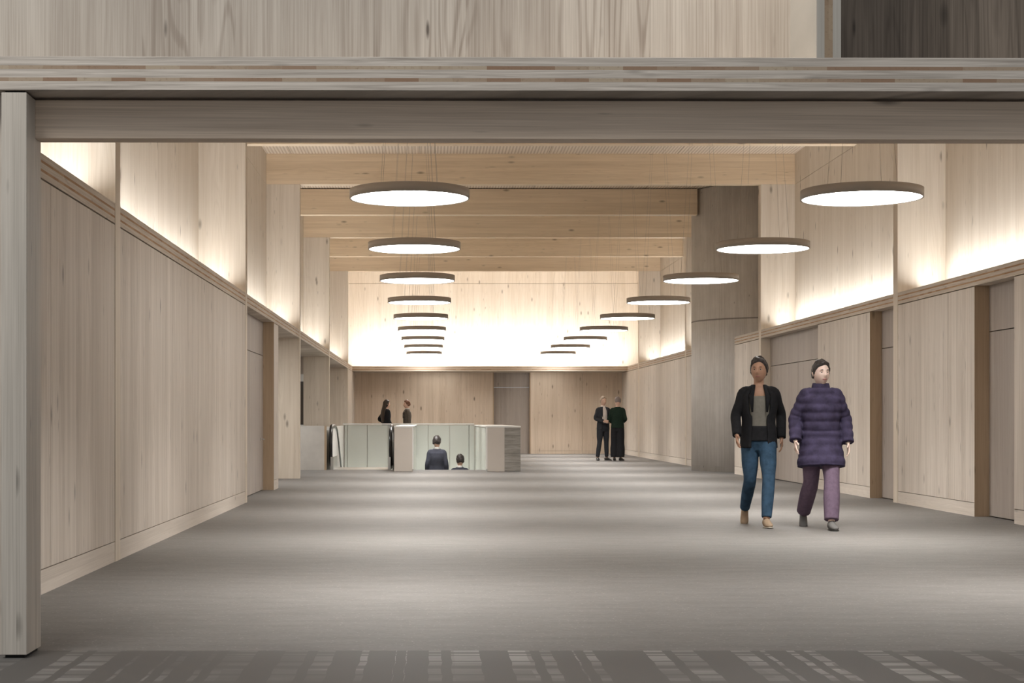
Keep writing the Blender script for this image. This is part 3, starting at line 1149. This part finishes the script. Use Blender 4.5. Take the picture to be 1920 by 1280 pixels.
    if jt == 'quilted':
        rings = [(zb, .205 + g, .185 + g)] + rings[1:]
    P, R = lerp_path([(up_(z_, 0, -.045 if (jt == 'quilted' and z_ == zb) else 0), (a_, b_)) for z_, a_, b_ in rings], 6 if jt != 'quilted' else 14)
    if jt == 'quilted':
        R = [(a_ + .012 * abs(math.sin(p.z * 34)), b_ + .012 * abs(math.sin(p.z * 34))) for p, (a_, b_) in zip(P, R)]
    if jt == 'open':
        op = outfit.get('opening', .55)
        seg = 28
        rr = []
        for i, (p, (a_, b_)) in enumerate(zip(P, R)):
            o_ = op * (1.0 if p.z > 1.15 else .75)
            rr.append([bm.verts.new(p + Vector((a_ * math.sin(t), -b_ * math.cos(t), 0))) for t in
                       [o_ + (2 * PI - 2 * o_) * k / seg for k in range(seg + 1)]])
        for q in range(len(rr) - 1):
            for k in range(seg):
                bm.faces.new((rr[q][k], rr[q][k + 1], rr[q + 1][k + 1], rr[q + 1][k]))
    else:
        tube(bm, P, R, 28, up=(1, 0, 0))
    for s in (-1, 1):
        sh, el, wr = arms[s]
        k = .012 * bulk
        pts = [(sh - Vector((s * .06, 0, -.022)), .040 + k), (sh + Vector((s * .004, 0, .0)), .050 + k), (sh.lerp(el, .5), .046 + k), (el, .042 + k), (el.lerp(wr, .5), .039 + k), (el.lerp(wr, .97), .034 + k)]
        p_, r_ = lerp_path(pts, 4 if jt != 'quilted' else 10)
        if jt == 'quilted':
            r_ = [(a_ + .009 * abs(math.sin(i * .55)),) * 2 for i, (a_, b_) in enumerate(r_)]
        tube(bm, p_, r_, 16)
    if jt == 'open':
        j = obj('jacket', bm, outfit['jacket'], root, True)
        so = j.modifiers.new('thick', 'SOLIDIFY')
        so.thickness = .012
        # lapels
        for s in (-1, 1):
            bm = bmesh.new()
            a0, a1, a2 = up_(1.475, s * .052, -.062), up_(1.36, s * .085, -.118), up_(1.20, s * .075, -.128)
            tube(bm, [a0, a1, a2], [(.014, .006), (.026, .007), (.010, .005)], 8, up=(1, 0, 0))
            obj('lapel', bm, outfit['jacket'], j, True)
    else:
        j = remesh(obj('coat' if jt == 'quilted' else 'jacket', bm, outfit['jacket'], root, True), cvox if jt != 'quilted' else .008)
    if jt == 'quilted':
        bm = bmesh.new()
        limb(bm, [(up_(1.44, 0, .02), (.105, .095)), (up_(1.49, 0, .012), (.094, .088)), (up_(1.53, 0, .010), (.084, .080))], 20, 4, up=(1, 0, 0))
        obj('coat_collar', bm, outfit['jacket'], j, True)
    if outfit.get('collar'):
        bm = bmesh.new()
        limb(bm, [(up_(1.475, 0, .010), (.070, .070)), (up_(1.518, 0, .010), (.062, .064))], 18, 3, up=(1, 0, 0))
        obj('shirt_collar', bm, outfit['collar'], root, True)
    return root


M['eye_white'] = plain('eye_white', (.42, .38, .35), .4)
M['iris'] = plain('dark_iris', (.03, .02, .015), .2)
M['lips'] = plain('lips', (.36, .14, .12), .5)
sk_fair = skin('fair_skin', (.58, .38, .29))
sk_pale = skin('pale_skin', (.66, .50, .43))
sk_mid = skin('warm_skin', (.42, .25, .17))
black = cloth('black_cloth', (.016, .016, .018))
navy = cloth('dark_navy_suit_cloth', (.045, .047, .062), .12)
charcoal = cloth('charcoal_cloth', (.035, .036, .042), .15)
h_black = plain('black_hair', (.034, .027, .025), .5, .4, 0, .5, 60)
h_dark = plain('dark_brown_hair', (.030, .019, .013), .5, .4, 0, .5, 60)
h_red = plain('reddish_brown_hair', (.13, .055, .028), .5, .4, 0, .4, 60)
h_grey = plain('grey_hair', (.19, .155, .14), .55, .3, 0, .3, 60)
h_blond = plain('pale_blond_hair', (.42, .33, .25), .55, .3, 0, .3, 60)
leather = plain('black_leather', (.02, .019, .018), .35, .5)
tan = plain('tan_suede', (.30, .22, .15), .8, .2, 0, .1, 20)
sole_d = plain('dark_sole', (.05, .045, .04), .8)
sole_l = plain('pale_sole', (.50, .45, .38), .8)

stand = {-1: ((.10, -.01, .49), (.11, .01, .085), .25, 0), 1: ((.10, -.01, .49), (.11, .01, .085), .25, 0)}
hang = {-1: ((.225, .02, 1.14), (.235, -.03, .88)), 1: ((.225, .02, 1.14), (.235, -.03, .88))}

# two people walking towards the entrance
walk1 = {'legs': {1: ((.085, -.22, .50), (.05, -.36, .085), .1, -.05), -1: ((.09, -.02, .475), (.12, .33, .15), .1, .55)},
         'arms': {1: ((.235, .10, 1.15), (.235, .02, .90)), -1: ((.235, -.03, 1.14), (.235, -.20, .93))}, 'lean': .04, 'hip': (0, 0, -.025), 'yaw': -.25}
person('walking person in open black jacket, grey top and blue jeans', 3.42, 16.95, 0, 1.755, -.12, walk1, dict(
    skin=sk_mid, hair=h_black, hairkind='short', trousers=cloth('blue_denim', (.034, .068, .112), .3, 14), shoes=tan, sole=sole_l,
    shirt=cloth('grey_green_knit', (.19, .18, .155), .1), jacket=black, jacket_type='open', undershirt=black, shirt_top=1.40, opening=.62, jacket_gap=.022, jacket_bottom=.83), True)
walk2 = {'legs': {1: ((.085, -.20, .50), (.06, -.36, .085), .1, -.05), -1: ((.10, .0, .475), (.14, .30, .14), .1, .5)},
         'arms': {1: ((.255, .06, 1.14), (.27, -.06, .88)), -1: ((.255, .02, 1.14), (.27, -.12, .90))}, 'lean': .03, 'hip': (0, 0, -.025), 'yaw': .3}
person('walking person in long quilted purple coat and mauve trousers', 3.97, 16.55, 0, 1.71, -.1, walk2, dict(
    skin=sk_pale, hair=h_black, hairkind='short', trousers=cloth('mauve_cloth', (.135, .095, .135), .15), wide=.022, shoes=plain('grey_shoe', (.13, .125, .12), .6), sole=sole_d,
    jacket=cloth('quilted_purple_cloth', (.042, .034, .066), .35, 12), jacket_type='quilted', jacket_gap=.036, jacket_bottom=.66, bulk=1.9), True)

# two people talking by the back wall
talk = {'legs': {-1: ((.12, -.02, .49), (.17, .0, .085), .3, 0), 1: ((.10, .0, .49), (.12, .02, .085), .3, 0)},
        'arms': {-1: ((.22, .02, 1.16), (.08, -.20, 1.08)), 1: ((.22, .02, 1.16), (.10, -.20, 1.06))},
        'hand': {-1: ((.9, -.3, .0), (0, 0, -1), (0, 0, 1), .6), 1: ((-.9, -.3, .0), (0, 0, -1), (0, 0, 1), .6)}}
person('standing person in dark suit with open pale shirt, hands joined in front', 4.66, 43.9, 0, 1.71, .35, talk, dict(
    skin=sk_fair, hair=h_blond, hairkind='short', trousers=charcoal, shoes=leather, sole=sole_d,
    shirt=cloth('pale_shirt_cloth', (.75, .67, .61), .05), jacket=charcoal, jacket_type='open', opening=.5, jacket_bottom=.86))
person('standing person in dark green sweater and wide black trousers, seen from behind', 5.02, 43.62, 0, 1.70, 2.75,
       {'legs': {-1: ((.09, .0, .49), (.09, .01, .085), .2, 0), 1: ((.09, .0, .49), (.09, .01, .085), .2, 0)},
        'arms': {-1: ((.22, .0, 1.15), (.12, -.20, 1.08)), 1: ((.23, .02, 1.14), (.16, -.18, 1.02))}, 'yaw': .5},
       dict(skin=sk_fair, hair=h_grey, hairkind='cap', trousers=black, wide=.055, shoes=leather, sole=sole_d,
            jacket=cloth('dark_green_knit', (.012, .024, .016), .2), jacket_bottom=.90))

# two people standing beyond the stairwell
person('person with long dark hair in black jacket, hand on hip, beyond the glass balustrade', -1.33, 49.0, 0, 1.68, 2.05,
       {'legs': stand, 'arms': {1: ((.30, .10, 1.16), (.20, -.06, 1.02)), -1: ((.225, .02, 1.14), (.20, -.10, .90))}},
       dict(skin=sk_fair, hair=h_dark, hairkind='long', trousers=black, shoes=leather, sole=sole_d, jacket=black, jacket_bottom=.86))
person('person with short reddish hair in grey-brown jacket facing the long-haired person', -.70, 49.0, 0, 1.67, -1.35,
       {'legs': stand, 'arms': hang},
       dict(skin=sk_fair, hair=h_red, hairkind='short', trousers=charcoal, shoes=leather, sole=sole_d,
            shirt=cloth('white_shirt_cloth', (.6, .58, .55), .05), jacket=cloth('grey_brown_cloth', (.10, .085, .07), .2), jacket_type='open', opening=.35, jacket_bottom=.86))

# two people going down the stairs, seen from behind
stair = {'legs': {-1: ((.10, -.10, .53), (.10, -.06, .10), .1, 0), 1: ((.10, -.01, .49), (.10, .05, .10), .1, 0)},
         'arms': {-1: ((.21, .04, 1.13), (.215, -.04, .87)), 1: ((.21, .04, 1.13), (.215, -.04, .87))}}


def tread(yy):
    k = int((yy - WY0) / RUN)
    return -(k + 1) * RISE


person('taller person in dark suit going down the stairs, seen from behind', .15, WY0 + 6.5 * RUN, tread(WY0 + 6.5 * RUN), 1.83, 3.1, dict(stair, yaw=-.25), dict(
    skin=sk_fair, hair=h_black, hairkind='short', trousers=navy, shoes=leather, sole=sole_d, collar=cloth('white_collar', (.65, .64, .62), .02), jacket=navy, jacket_bottom=.82, jacket_gap=.02))
person('lower person in dark suit and white collar on the stairs, only head and shoulders showing', .70, WY0 + 9.5 * RUN, tread(WY0 + 9.5 * RUN), 1.86, 2.9, dict(stair, yaw=.5), dict(
    skin=sk_fair, hair=h_black, hairkind='short', trousers=navy, shoes=leather, sole=sole_d, collar=cloth('white_shirt_collar', (.68, .67, .65), .02), jacket=navy, jacket_bottom=.82, jacket_gap=.02))
